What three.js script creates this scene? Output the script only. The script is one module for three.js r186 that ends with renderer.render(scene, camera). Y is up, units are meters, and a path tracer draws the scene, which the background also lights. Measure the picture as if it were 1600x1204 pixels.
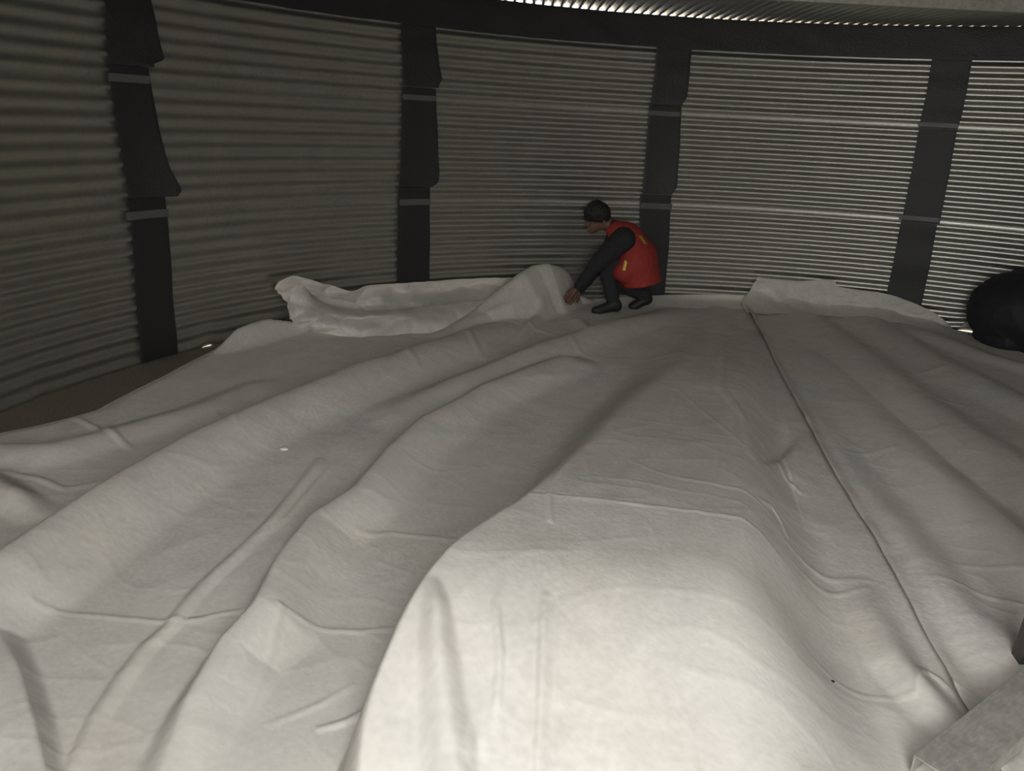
import * as THREE from 'three';
import { MarchingCubes } from 'three/addons/objects/MarchingCubes.js';
import { mergeVertices, mergeGeometries } from 'three/addons/utils/BufferGeometryUtils.js';
import { ImprovedNoise } from 'three/addons/math/ImprovedNoise.js';
import { RectAreaLightUniformsLib } from 'three/addons/lights/RectAreaLightUniformsLib.js';

// ------------------------------------------------------------------ camera, sky, light, exposure
const EYE = 1.617, FOCAL = 1250, PITCH = THREE.MathUtils.degToRad(18.57), ROLL = THREE.MathUtils.degToRad(2.947);
const scene = new THREE.Scene();
const camera = new THREE.PerspectiveCamera(2 * Math.atan(602 / FOCAL) * 180 / Math.PI, 1600 / 1204, 0.05, 200);
camera.position.set(0, EYE, 0);
camera.rotation.set(-PITCH, 0, ROLL, 'XYZ');
camera.updateMatrixWorld(true);
scene.add(camera);
const renderer = new THREE.WebGLRenderer({ antialias: true });
renderer.toneMapping = THREE.LinearToneMapping;
renderer.toneMappingExposure = 1.0;
renderer.shadowMap.enabled = true;
renderer.shadowMap.type = THREE.PCFSoftShadowMap;
scene.background = new THREE.Color().setRGB(5.3, 5.35, 5.4);           // a bright overcast sky
RectAreaLightUniformsLib.init();
const CX = 1.815, CZ = -2.898, R = 4.626, WALL_H = 2.49;               // the round tank: centre, radius, height
const dirAt = (deg) => { const a = deg * Math.PI / 180; return [Math.sin(a), -Math.cos(a)]; };   // angle about the tank centre, from -z clockwise
const PANEL = 28.2;
// the roof hatch above and just behind the photographer: daylight falls in there
const HATCH = { x0: -0.765, x1: 0.765, z0: -0.12, z1: 0.92, L: 4.9 };
// and the narrow gap left in the wall behind the photographer, where the last sheets are not up yet
const GAP = { deg: -158.9, half: 7.0, y0: 0.93, L: 20 };
{
  const day = new THREE.Color().setRGB(1.0, 0.99, 0.97);
  const w = HATCH.x1 - HATCH.x0 - 0.3, d = HATCH.z1 - HATCH.z0 - 0.04;
  const light = new THREE.RectAreaLight(day, HATCH.L, w, d);
  light.position.set((HATCH.x0 + HATCH.x1) / 2, WALL_H - 0.015, (HATCH.z0 + HATCH.z1) / 2);
  light.lookAt(light.position.x, 0, light.position.z);
  light.name = 'hatch_daylight';
  scene.add(light);
  const [dx, dz] = dirAt(GAP.deg), side = new THREE.RectAreaLight(day, GAP.L, 1.05, WALL_H - GAP.y0 - 0.06);
  side.position.set(CX + dx * (R - 0.02), (WALL_H + GAP.y0) / 2, CZ + dz * (R - 0.02));
  side.lookAt(CX, side.position.y, CZ);
  side.name = 'gap_daylight';
  scene.add(side);
}

// ------------------------------------------------------------------ helpers
let seed = 7;
const rnd = () => { seed = (seed * 1664525 + 1013904223) >>> 0; return seed / 4294967296; };
const noise = new ImprovedNoise();
const lerp = (a, b, t) => a + (b - a) * t, clamp = (x, a = 0, b = 1) => Math.min(b, Math.max(a, x));
const smooth = (a, b, x) => { const t = clamp((x - a) / (b - a)); return t * t * (3 - 2 * t); };
const V = (x, y, z) => new THREE.Vector3(x, y, z);
const used = {};
function numbered(n) { const k = used[n] = (used[n] ?? -1) + 1; return k ? n + '_' + String(k).padStart(3, '0') : n; }
function mesh(name, geometry, material, parent = scene) {
  const m = new THREE.Mesh(geometry, material); m.castShadow = m.receiveShadow = true;
  m.name = parent === scene ? numbered(name) : name;
  if (parent !== scene) { const c = parent.children.filter((o) => o.name.replace(/_\d{3}$/, '') === name).length; if (c) m.name = name + '_' + String(c).padStart(3, '0'); }
  parent.add(m); return m;
}
function thing(name, label, category, position = [0, 0, 0], group) {
  const o = new THREE.Group(); o.name = numbered(name); o.position.set(...position); scene.add(o);
  o.userData = { label, category }; if (group) o.userData.group = group; return o;
}
// a ray of the survey photograph, met with a height, a cylinder about the tank axis, or a plane of constant z
function ray(px, py) {
  return V((px - 800) / FOCAL, -(py - 602) / FOCAL, -1).applyQuaternion(camera.quaternion);
}
function atHeight(px, py, h) {                      // never outside the tank wall
  const d = ray(px, py), t = (h - EYE) / d.y, p = V(d.x * t, h, d.z * t);
  if (t < 0 || Math.hypot(p.x - CX, p.z - CZ) > R - 0.045) return onWall(px, py, R - 0.045);
  return p;
}
function onWall(px, py, r) {
  const d = ray(px, py), a = d.x * d.x + d.z * d.z, b = -2 * (d.x * CX + d.z * CZ), c = CX * CX + CZ * CZ - r * r;
  const t = (-b + Math.sqrt(b * b - 4 * a * c)) / (2 * a);
  return V(d.x * t, EYE + d.y * t, d.z * t);
}
function atZ(px, py, z) { const d = ray(px, py), t = z / d.z; return V(d.x * t, EYE + d.y * t, z); }
function polar(r, deg, y) { const [x, z] = dirAt(deg); return V(CX + x * r, y, CZ + z * r); }
const angleOf = (p) => Math.atan2(p.x - CX, -(p.z - CZ)) * 180 / Math.PI;

function gridGeometry(nu, nv, fn, closed = 0) {      // fn(u, v) -> Vector3; closed > 0 gives the sheet that thickness
  const pos = [], uv = [], idx = [];
  for (let j = 0; j <= nv; j++) for (let i = 0; i <= nu; i++) { const p = fn(i / nu, j / nv); pos.push(p.x, p.y, p.z); uv.push(p.u ?? i / nu, p.w ?? j / nv); }
  const W = nu + 1;
  for (let j = 0; j < nv; j++) for (let i = 0; i < nu; i++) { const a = j * W + i; idx.push(a, a + 1, a + W, a + 1, a + W + 1, a + W); }
  let g = new THREE.BufferGeometry();
  g.setAttribute('position', new THREE.Float32BufferAttribute(pos, 3)); g.setAttribute('uv', new THREE.Float32BufferAttribute(uv, 2)); g.setIndex(idx);
  g.computeVertexNormals();
  if (!closed) return g;
  const n = g.attributes.normal, N = pos.length / 3;
  for (let k = 0; k < N; k++) pos.push(pos[3 * k] - n.getX(k) * closed, pos[3 * k + 1] - n.getY(k) * closed, pos[3 * k + 2] - n.getZ(k) * closed);
  const back = []; for (let k = 0; k < idx.length; k += 3) back.push(idx[k] + N, idx[k + 2] + N, idx[k + 1] + N);
  const rim = []; for (let i = 0; i < nu; i++) rim.push([i + 1, i], [nv * W + i, nv * W + i + 1]);
  for (let j = 0; j < nv; j++) rim.push([j * W, (j + 1) * W], [(j + 1) * W + nu, j * W + nu]);
  for (const [a, b] of rim) back.push(a, b, a + N, b, b + N, a + N);
  g = new THREE.BufferGeometry();
  g.setAttribute('position', new THREE.Float32BufferAttribute(pos, 3)); g.setAttribute('uv', new THREE.Float32BufferAttribute(uv.concat(uv), 2));
  g.setIndex(idx.concat(back)); g.computeVertexNormals(); return g;
}
function cubic(p, t) {                               // Catmull-Rom through arrays of numbers
  const n = p.length - 1, k = Math.min(n - 1, Math.floor(t * n)), f = t * n - k;
  const a = p[Math.max(0, k - 1)], b = p[k], c = p[k + 1], d = p[Math.min(n, k + 2)];
  return 0.5 * (2 * b + (c - a) * f + (2 * a - 5 * b + 4 * c - d) * f * f + (3 * b - a - 3 * c + d) * f * f * f);
}
function cubicV(ps, t) { return V(cubic(ps.map((p) => p.x), t), cubic(ps.map((p) => p.y), t), cubic(ps.map((p) => p.z), t)); }
function boxBar(a, b, w, h, up = V(0, 1, 0), bevel = 0.003) {   // a bar of section w x h from a to b
  const s = new THREE.Shape(); const x = w / 2 - bevel, y = h / 2 - bevel;
  s.moveTo(-x, -y); s.lineTo(x, -y); s.lineTo(x, y); s.lineTo(-x, y); s.closePath();
  const L = a.distanceTo(b), g = new THREE.ExtrudeGeometry(s, { depth: L - 2 * bevel, bevelSize: bevel, bevelThickness: bevel, bevelSegments: 2, steps: 1 });
  g.translate(0, 0, bevel);
  const z = b.clone().sub(a).normalize(), xx = up.clone().cross(z).normalize(), yy = z.clone().cross(xx);
  return g.applyMatrix4(new THREE.Matrix4().makeBasis(xx, yy, z).setPosition(a));
}
function texture(n, fn, repeat, srgb) {              // fn(u, v) -> [r, g, b] in 0..1
  const d = new Uint8Array(n * n * 4);
  for (let j = 0; j < n; j++) for (let i = 0; i < n; i++) { const c = fn(i / n, j / n); d.set([c[0] * 255, c[1] * 255, c[2] * 255, 255], (j * n + i) * 4); }
  const t = new THREE.DataTexture(d, n, n); t.wrapS = t.wrapT = THREE.RepeatWrapping; t.magFilter = THREE.LinearFilter; t.minFilter = THREE.LinearMipmapLinearFilter; t.generateMipmaps = true;
  t.repeat.set(...repeat); if (srgb) t.colorSpace = THREE.SRGBColorSpace; t.needsUpdate = true; return t;
}
function tileNoise(u, v, f, s = 0) {                 // noise that tiles on the unit square
  const n = (x, y) => noise.noise(x * f, y * f, s);
  const a = n(u, v), b = n(u - 1, v), c = n(u, v - 1), d = n(u - 1, v - 1);
  return (a * (1 - u) + b * u) * (1 - v) + (c * (1 - u) + d * u) * v;
}

// ------------------------------------------------------------------ materials
const fabricGrain = texture(512, (u, v) => {
  const a = tileNoise(u, v, 110, 1.3), b = tileNoise(u, v, 44, 4.1), c = tileNoise(u, v, 13, 7.7);
  const h = clamp(0.5 + a * 0.3 + b * 0.3 + c * 0.25); return [h, h, h];
}, [1, 1]);
const fabricTone = texture(512, (u, v) => {
  const a = tileNoise(u, v, 60, 2.2), b = tileNoise(u, v, 14, 5.4), c = tileNoise(u, v, 4, 8.8);
  const m = 0.93 + a * 0.05 + b * 0.05; return [clamp(m + c * 0.015), clamp(m), clamp(m - 0.01 - c * 0.012)];
}, [1, 1], true);
const M = {};
M.cloth = new THREE.MeshStandardMaterial({ color: new THREE.Color().setRGB(0.81, 0.770, 0.732), map: fabricTone, roughness: 0.82, bumpMap: fabricGrain, bumpScale: 0.0016, side: THREE.DoubleSide });
const zinc = texture(512, (u, v) => {
  const a = tileNoise(u, v, 40, 3.1), b = tileNoise(u, v, 12, 6.6); const r = clamp(0.5 + a * 0.3 + b * 0.4); return [r, r, r];
}, [1, 1]);
const zincTone = texture(512, (u, v) => {
  const a = tileNoise(u, v, 40, 3.1), b = tileNoise(u, v, 9, 6.6); const m = 0.92 + a * 0.05 + b * 0.035; return [clamp(m), clamp(m), clamp(m * 0.985)];
}, [1, 1], true);
M.wall = new THREE.MeshStandardMaterial({ color: new THREE.Color().setRGB(0.60, 0.585, 0.555), map: zincTone, metalness: 0.94, roughness: 0.42, side: THREE.DoubleSide });
M.roof = new THREE.MeshStandardMaterial({ color: new THREE.Color().setRGB(0.6, 0.6, 0.58), map: zincTone, metalness: 0.85, roughness: 0.4, side: THREE.DoubleSide });
M.black = new THREE.MeshStandardMaterial({ color: new THREE.Color().setRGB(0.021, 0.0205, 0.021), roughness: 0.55, bumpMap: fabricGrain, bumpScale: 0.003, side: THREE.DoubleSide });
M.tape = new THREE.MeshStandardMaterial({ color: new THREE.Color().setRGB(0.11, 0.105, 0.098), roughness: 0.45, bumpMap: fabricGrain, bumpScale: 0.003, side: THREE.DoubleSide });
M.floor = new THREE.MeshStandardMaterial({ color: new THREE.Color().setRGB(0.16, 0.135, 0.105), roughness: 0.95, bumpMap: fabricGrain, bumpScale: 0.01 });
M.ground = new THREE.MeshStandardMaterial({ color: new THREE.Color().setRGB(0.42, 0.33, 0.23), roughness: 0.95, bumpMap: fabricGrain, bumpScale: 0.02 });
const spangle = texture(512, (u, v) => {             // mottled zinc with streaks and pale flecks
  const a = tileNoise(u, v, 26, 3.1), b = tileNoise(u * 1, v, 9, 6.6), c = noise.noise(u * 60, v * 14, 2.2), f = smooth(0.45, 0.6, tileNoise(u, v, 38, 9.9));
  const m = 0.80 + a * 0.06 + b * 0.08 + c * 0.05 + f * 0.12; return [clamp(m), clamp(m * 0.99), clamp(m * 0.965)];
}, [2.2, 2.2], true);
M.galv = new THREE.MeshStandardMaterial({ color: new THREE.Color().setRGB(0.66, 0.645, 0.62), map: spangle, metalness: 0.35, roughness: 0.7, bumpMap: zinc, bumpScale: 0.0003 });

// ------------------------------------------------------------------ the ground outside and the floor inside
const flat = (g, scale) => { const p = g.attributes.position, u = []; for (let i = 0; i < p.count; i++) u.push(p.getX(i) / scale, p.getZ(i) / scale); g.setAttribute('uv', new THREE.Float32BufferAttribute(u, 2)); return g; };
{
  const g = new THREE.RingGeometry(R + 0.015, 60, 96, 8); g.rotateX(-Math.PI / 2); g.translate(CX, -0.004, CZ);
  mesh('ground', flat(g, 1.5), M.ground).userData = { kind: 'structure' };
  const f = new THREE.CylinderGeometry(R + 0.014, R + 0.014, 0.12, 128, 1); f.translate(CX, -0.0605, CZ);
  mesh('floor', flat(f, 0.8), M.floor).userData = { kind: 'structure' };
}

// ------------------------------------------------------------------ the corrugated wall: three rings of curved sheets
const RINGS = [[-0.02, 0.93], [0.93, 1.71], [1.71, WALL_H]], WAVE = 0.0867, AMP = 0.0098;
function waveAt(y) {                                 // the sheets flatten where two rings lap
  let f = 1; for (const j of [0.93, 1.71]) f *= 0.45 + 0.55 * smooth(0.012, 0.045, Math.abs(y - j));
  return AMP * Math.cos(2 * Math.PI * (y - 0.93) / WAVE) * f;
}
const liftAt = (deg) => {                            // daylight slits where the sheets do not quite reach the floor
  let l = 0; for (const [px, py, w, h] of [[325, 538, 0.8, 0.009], [68, 621, 0.45, 0.007], [1512, 518, 1.4, 0.014]]) l += (h + 0.02) * Math.exp(-(((deg - angleOf(onWall(px, py, R))) / w) ** 2));
  return l;
};
const wall = new THREE.Group(); wall.name = numbered('wall_round'); wall.userData = { kind: 'structure' }; scene.add(wall);
const N_PANEL = 13;
for (let k = 0; k < N_PANEL; k++) {
  const from = -35.3 + PANEL * (k - 4), to = k === N_PANEL - 1 ? -35.3 + PANEL * -4 + 360 : from + PANEL;
  for (let q = 0; q < 3; q++) {
    const [y0, y1] = RINGS[q], rows = Math.round((y1 - y0) / WAVE * 12);
    const spans = k === N_PANEL - 1 && q > 0 ? [[from, GAP.deg + 360 - GAP.half], [GAP.deg + 360 + GAP.half, to]] : [[from, to]];
    for (const [d0, d1] of spans) {
    const s = gridGeometry(40, rows, (u, v) => {
      const deg = lerp(d0 - (d0 === from ? 0.35 : 0), d1 + (d1 === to ? 0.35 : 0), u); let y = lerp(y0, y1, v); const r = R + waveAt(y) + (u < 0.02 ? 0.002 : 0);
      if (q === 0) y += liftAt(deg) * (1 - v) ** 6;
      const p = polar(r, deg, y); p.u = deg * Math.PI / 180 * R / 0.9; p.w = y / 0.9; return p;
    });
    mesh('corrugated_sheet', s, M.wall, wall);
    }
  }
}

// ------------------------------------------------------------------ the roof: corrugated sheets laid on the wall top, sky showing under the crests
{
  const P = 0.0765, A = 0.021, y0 = WALL_H + A - 0.006, hx = R + 0.1;
  const roof = new THREE.Group(); roof.name = numbered('ceiling'); roof.userData = { kind: 'structure' }; scene.add(roof);
  const per = 10, width = per * P;                   // one sheet covers ten waves
  for (let i = -9; i <= 9; i++) {
    const x0 = i * width - CX, x1 = x0 + width;
    const far = Math.min(Math.abs(x0), Math.abs(x1)); if (far > hx) continue;
    const reach = Math.sqrt(Math.max(0.2, hx * hx - Math.min(far, hx - 0.02) ** 2)) + 0.02;
    const holed = CX + x0 < HATCH.x1 - 0.02 && CX + x1 > HATCH.x0 + 0.02;
    for (const part of holed ? [0, 1] : [2]) {
    const g = gridGeometry(per * 12, 24, (u, v) => {
      const x = lerp(x0, x1, u), lim = Math.sqrt(Math.max(0.01, (R + 0.1) ** 2 - x * x));
      const z = part === 2 ? lerp(-lim, lim, v) : part === 0 ? lerp(-lim, HATCH.z0 - CZ, v) : lerp(HATCH.z1 - CZ, lim, v), p = V(CX + x, y0 + A * Math.cos(2 * Math.PI * x / P), CZ + z); p.u = x / 0.9; p.w = z / 0.9; return p;
    });
    mesh('roof_sheet', g, M.roof, roof);
    }
  }
  // purlin under the sheets
  const a = atHeight(1275, 0, WALL_H - 0.02).z, z = -5.6;
  const L = Math.sqrt((R - 0.1) ** 2 - (z - CZ) ** 2);
  mesh('roof_purlin', boxBar(V(CX - L, WALL_H - 0.05, z), V(CX + L, WALL_H - 0.05, z), 0.06, 0.1), M.galv, roof);
}

// ------------------------------------------------------------------ black felt: the band under the roof and the covers over the sheet joints
function feltPatch(deg0, deg1, y0, y1, edgeL, edgeR, off, nu = 10, nv = 20, material = M.black, parent, name, thick = 0.004) {
  // edgeL / edgeR: extra degrees at the left and right edge for v from the bottom to the top; off(u, v): metres towards the tank centre
  const g = gridGeometry(nu, nv, (u, v) => {
    const l = deg0 + edgeL(v), r = deg1 + edgeR(v), y = lerp(y0, y1, v);
    const p = polar(R - AMP - 0.004 - off(u, v), lerp(l, r, u), y); p.u = lerp(l, r, u) * 0.08; p.w = y; return p;
  }, -thick);
  return mesh(name, g, material, parent);
}
{
  const band = thing('black_band', 'continuous black felt band round the wall top just under the roof edge', 'band', polar(R, 0, 2.2).toArray());
  const g = gridGeometry(260, 8, (u, v) => {
    const deg = lerp(-35.3 - PANEL * 3, -35.3 - PANEL * 4 + 360, u), wob = 0.006 * noise.noise(deg * 0.23, 3.3, 0) + 0.004 * noise.noise(deg * 0.9, 1.3, 0);
    const p = polar(R - AMP - 0.022 - 0.006 * noise.noise(deg * 0.4, v * 2, 4), deg, lerp(2.236 + wob, WALL_H - 0.002, v)); p.u = deg * 0.08; p.w = v * 0.3; return p;
  }, -0.004);
  g.translate(...band.position.clone().negate().toArray());
  mesh('felt', g, M.black, band);
}
function jointCover(spec) {
  const base = polar(R - 0.03, spec.deg, 0), t = thing('joint_cover', spec.label, 'cover strip', base.toArray(), spec.group);
  const put = (m) => m.geometry.translate(-base.x, -base.y, -base.z);
  const edge = (list) => (v) => cubic(list, v);
  for (const s of spec.pieces) put(feltPatch(spec.deg, spec.deg, s.y[0], s.y[1], edge(s.l), edge(s.r), s.off, 12, 24, M.black, t, 'felt_piece'));
  for (const s of spec.tapes) put(feltPatch(spec.deg, spec.deg, s[0], s[1], (v) => s[2] + 0.12 * noise.noise(v * 3, s[0], 1), (v) => s[3] + 0.12 * noise.noise(v * 3, s[0], 5), (u, v) => 0.012 + 0.002 * Math.sin(u * 9), 10, 6, M.tape, t, 'tape', 0.001));
}
// survey of each cover: pixel outlines turned into angles about the tank axis and heights
const wallDeg = (px, py) => angleOf(onWall(px, py, R - 0.02)), wallY = (px, py) => onWall(px, py, R - 0.02).y;
function piece(L, Rr, off) {                         // outlines from the top down
  const y1 = Math.min(wallY(...L[0]), 2.243), y0 = wallY(...L[L.length - 1]);
  const at = (pts, v) => { const ys = pts.map((p) => wallY(...p)), ds = pts.map((p) => wallDeg(...p)), y = lerp(y0, y1, v); for (let i = 0; i < ys.length - 1; i++) if (y <= ys[i] && y >= ys[i + 1]) return lerp(ds[i], ds[i + 1], (ys[i] - y) / (ys[i] - ys[i + 1])); return y > ys[0] ? ds[0] : ds[ds.length - 1]; };
  const n = 20, l = [], r = []; for (let i = 0; i <= n; i++) { l.push(at(L, i / n)); r.push(at(Rr, i / n)); }
  return { y: [y0, y1], l, r, off };
}
const flap = (k, side = 1) => (u, v) => k * Math.pow(side > 0 ? u : 1 - u, 1.5) * Math.pow(1 - v, 1.2) + 0.003 * Math.sin(v * 14);
function coverFrom(label, pieces, tapes) {
  const ps = pieces.map(([L, Rr, o]) => piece(L, Rr, o));
  for (const p of ps) { p.l = p.l.slice(); p.r = p.r.slice(); }
  const deg = 0;
  jointCover({ deg, label, pieces: ps, tapes: tapes.map(([px0, py0, px1, py1, dy]) => [wallY(px0, py0) - dy, wallY(px0, py0) + dy, wallDeg(px0, py0), wallDeg(px1, py1)]) });
}
coverFrom('black joint cover nearest the left edge, its two upper pieces flaring widely', [
  [[[163, -40], [165, 0], [168, 60], [172, 99]], [[231, -40], [236, 0], [243, 50], [250, 95], [232, 99]], flap(0.05)],
  [[[171, 100], [176, 145], [185, 200], [196, 262], [203, 310]], [[231, 100], [237, 140], [245, 205], [258, 262], [275, 298], [262, 310]], flap(0.07)],
  [[[200, 311], [207, 350], [214, 450], [222, 568]], [[258, 311], [264, 350], [270, 450], [279, 557]], flap(0.0)],
], [[168, 120, 234, 127, 0.022], [196, 338, 262, 331, 0.024]]);
coverFrom('black joint cover behind the crumpled cloth border, kinked on its upper right edge', [
  [[[627, 36], [629, 85], [631, 134]], [[681, 44], [684, 90], [689, 124], [683, 134]], flap(0.03)],
  [[[629, 135], [628, 200], [626, 260], [624, 292]], [[681, 135], [683, 190], [685, 270], [683, 286], [673, 292]], flap(0.025)],
  [[[623, 293], [622, 370], [620, 478]], [[672, 293], [672, 370], [671, 475]], flap(0)],
], [[629, 151, 681, 153, 0.020], [624, 316, 672, 313, 0.024]]);
coverFrom('black joint cover directly behind the crouching person in the red vest', [
  [[[1027, 70], [1023, 120], [1017, 163]], [[1081, 76], [1077, 120], [1073, 152], [1065, 163]], flap(0.025)],
  [[[1015, 164], [1010, 230], [1004, 302]], [[1065, 164], [1062, 230], [1057, 293], [1049, 302]], flap(0.025)],
  [[[1001, 303], [998, 400], [993, 466]], [[1049, 303], [1045, 390], [1038, 466]], flap(0)],
], [[1014, 176, 1065, 177, 0.020], [1001, 321, 1050, 318, 0.026]]);
coverFrom('black joint cover furthest right, straight sided, standing beside the dark bundle', [
  [[[1457, 90], [1447, 150], [1436, 199]], [[1519, 95], [1511, 140], [1503, 180], [1497, 199]], flap(0.008)],
  [[[1436, 200], [1424, 270], [1409, 345]], [[1496, 200], [1484, 270], [1469, 345]], flap(0.006)],
  [[[1408, 346], [1396, 410], [1379, 490]], [[1465, 346], [1454, 410], [1437, 490]], flap(0)],
], [[1435, 194, 1497, 199, 0.018], [1405, 339, 1467, 346, 0.020]]);

// ------------------------------------------------------------------ the white geotextile spread over the floor
class Ridge {                                        // a fold: a crest line with its own height and a width to each side
  constructor(pts, o = {}) {
    this.p = pts.map(([px, py, h, wl, wr, amp]) => { const q = atHeight(px, py, (o.base ?? 0.02) + h); return { x: q.x, z: q.z, h: amp ?? h, wl, wr }; });
    this.power = o.power ?? 1; this.w = Math.max(...this.p.map((q) => Math.max(q.wl, q.wr))); this.flat = o.flat;
    const xs = this.p.map((q) => q.x), zs = this.p.map((q) => q.z);
    this.box = [Math.min(...xs) - this.w, Math.max(...xs) + this.w, Math.min(...zs) - this.w, Math.max(...zs) + this.w];
  }
  at(x, z) {
    const b = this.box; if (x < b[0] || x > b[1] || z < b[2] || z > b[3]) return 0;
    let best = 1e9, val = 0; const P = this.p, n = P.length - 1;
    for (let i = 0; i < n; i++) {
      const A = P[i], B = P[i + 1], dx = B.x - A.x, dz = B.z - A.z, L2 = dx * dx + dz * dz;
      const tr = ((x - A.x) * dx + (z - A.z) * dz) / L2, t = clamp(tr), ex = x - A.x - dx * t, ez = z - A.z - dz * t, d2 = ex * ex + ez * ez;
      if (d2 < best) {
        best = d2; const s = dx * (z - A.z) - dz * (x - A.x), L = Math.sqrt(L2);
        const side = clamp(0.5 + s / L / 0.02 * 0.5);   // 1 on the right of the direction of travel
        const w = lerp(lerp(A.wl, B.wl, t), lerp(A.wr, B.wr, t), side), q = Math.sqrt(d2) / w;
        let k = q >= 1 ? 0 : this.power === 1 ? 0.5 + 0.5 * Math.cos(Math.PI * q) : Math.pow(1 - q * q, this.power);
        if (this.flat && side > 0.5) k = (1 - 0.16 * Math.min(1, q)) * (1 - smooth(1 - this.flat / w, 1, q));
        val = lerp(A.h, B.h, t) * k;
      }
    }
    return val;
  }
}
const folds = [], creases = [];
// long folds running from the near edge to the far wall: crest points [px, py, height, width left, width right]
folds.push(new Ridge([[-160, 960, 0.13, 0.13, 0.30], [0, 862, 0.155, 0.11, 0.30], [110, 790, 0.15, 0.11, 0.30], [200, 735, 0.145, 0.12, 0.31], [300, 680, 0.135, 0.13, 0.32], [420, 626, 0.12, 0.14, 0.33], [560, 572, 0.105, 0.16, 0.34], [700, 528, 0.08, 0.2, 0.34], [800, 500, 0.03, 0.2, 0.3]]));
folds.push(new Ridge([[255, 1215, 0.04, 0.1, 0.16], [300, 1090, 0.08, 0.09, 0.18], [350, 1000, 0.10, 0.08, 0.2], [405, 940, 0.12, 0.08, 0.22], [440, 870, 0.12, 0.09, 0.22], [490, 805, 0.11, 0.1, 0.22], [560, 760, 0.10, 0.11, 0.22], [610, 700, 0.10, 0.10, 0.24], [660, 655, 0.09, 0.10, 0.26], [760, 602, 0.075, 0.12, 0.26], [880, 560, 0.05, 0.16, 0.28]]));
folds.push(new Ridge([[620, 640, 0.02, 0.2, 0.3], [720, 590, 0.05, 0.14, 0.34], [860, 535, 0.07, 0.14, 0.34], [960, 503, 0.06, 0.16, 0.3], [1050, 487, 0.02, 0.2, 0.3]]));
// the tall fold that becomes the mound near the camera
const crest = [[566, 1250, 0.19, 0.10, 1.36, 0.40], [568, 1150, 0.25, 0.085, 1.36, 0.40], [580, 1070, 0.31, 0.095, 1.34, 0.40], [612, 990, 0.36, 0.105, 1.32, 0.41], [660, 905, 0.40, 0.125, 1.28, 0.41], [730, 838, 0.39, 0.15, 1.2, 0.39], [830, 772, 0.355, 0.24, 1.1, 0.355], [930, 690, 0.255, 0.30, 0.95, 0.255], [1010, 615, 0.17, 0.36, 0.75, 0.17], [1075, 566, 0.11, 0.40, 0.6, 0.11], [1115, 505, 0.05, 0.44, 0.5, 0.0]].map(([px, py, hp, wl, wr, h]) => { const p = atHeight(px, py, 0.02 + hp); return { x: p.x, z: p.z, wl, wr, h }; });
function moundField(x, z) {                          // lateral profile across a crest that runs away from the camera
  const n = crest.length; let k = 0; while (k < n - 2 && z < crest[k + 1].z) k++;
  const A = crest[Math.max(0, k - 1)], B = crest[k], C = crest[k + 1], D = crest[Math.min(n - 1, k + 2)], t = (z - B.z) / (C.z - B.z);
  if (t > 1) return 0;
  const tt = Math.max(t, 0), get = (q) => { const m1 = (C[q] - A[q]) / (C.z - A.z) * (C.z - B.z), m2 = (D[q] - B[q]) / (D.z - B.z) * (C.z - B.z), t2 = tt * tt, t3 = t2 * tt; return (2 * t3 - 3 * t2 + 1) * B[q] + (t3 - 2 * t2 + tt) * m1 + (3 * t2 - 2 * t3) * C[q] + (t3 - t2) * m2; };
  const cx = get('x'), d = (x - cx) / 1.04, h = Math.max(0, get('h'));
  if (d < 0) { const q = -d / get('wl'); return q >= 1 ? 0 : h * (0.5 + 0.5 * Math.cos(Math.PI * q)); }
  const w = get('wr'), q = d / w; return q >= 1 ? 0 : h * (1 - 0.14 * q) * (1 - smooth(0.62, 1, q));
}
folds.push(new Ridge([[1120, 480, 0.02, 0.2, 0.15], [1122, 560, 0.06, 0.22, 0.16], [1140, 640, 0.07, 0.25, 0.16], [1150, 730, 0.05, 0.25, 0.14], [1170, 830, 0.02, 0.2, 0.14]]));
folds.push(new Ridge([[1160, 850, 0.0, 0.05, 0.16], [1178, 826, 0.025, 0.05, 0.22], [1189, 797, 0.05, 0.04, 0.28], [1186, 764, 0.06, 0.04, 0.30], [1215, 732, 0.055, 0.06, 0.26], [1240, 708, 0.035, 0.08, 0.18], [1268, 680, 0.0, 0.10, 0.12]]));
folds.push(new Ridge([[1345, 905, 0.0, 0.1, 0.08], [1362, 955, 0.03, 0.12, 0.1], [1400, 1020, 0.05, 0.12, 0.1], [1435, 1060, 0.05, 0.10, 0.1], [1470, 1110, 0.03, 0.1, 0.1]]));
// left corner folds
folds.push(new Ridge([[60, 1204, 0.05, 0.22, 0.06], [42, 1120, 0.06, 0.25, 0.07], [20, 1045, 0.05, 0.25, 0.07], [-30, 960, 0.02, 0.2, 0.1]]));
folds.push(new Ridge([[-40, 735, 0.06, 0.12, 0.12], [20, 770, 0.06, 0.12, 0.1], [50, 800, 0.02, 0.12, 0.1]]));
folds.push(new Ridge([[-60, 700, 0.03, 0.12, 0.2], [80, 700, 0.05, 0.15, 0.2], [160, 680, 0.04, 0.15, 0.2], [300, 640, 0.03, 0.15, 0.2], [400, 600, 0.02, 0.15, 0.2]]));
folds.push(new Ridge([[330, 556, 0.0, 0.1, 0.1], [375, 515, 0.10, 0.2, 0.2], [415, 497, 0.13, 0.2, 0.2], [455, 505, 0.06, 0.16, 0.16]]));
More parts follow.
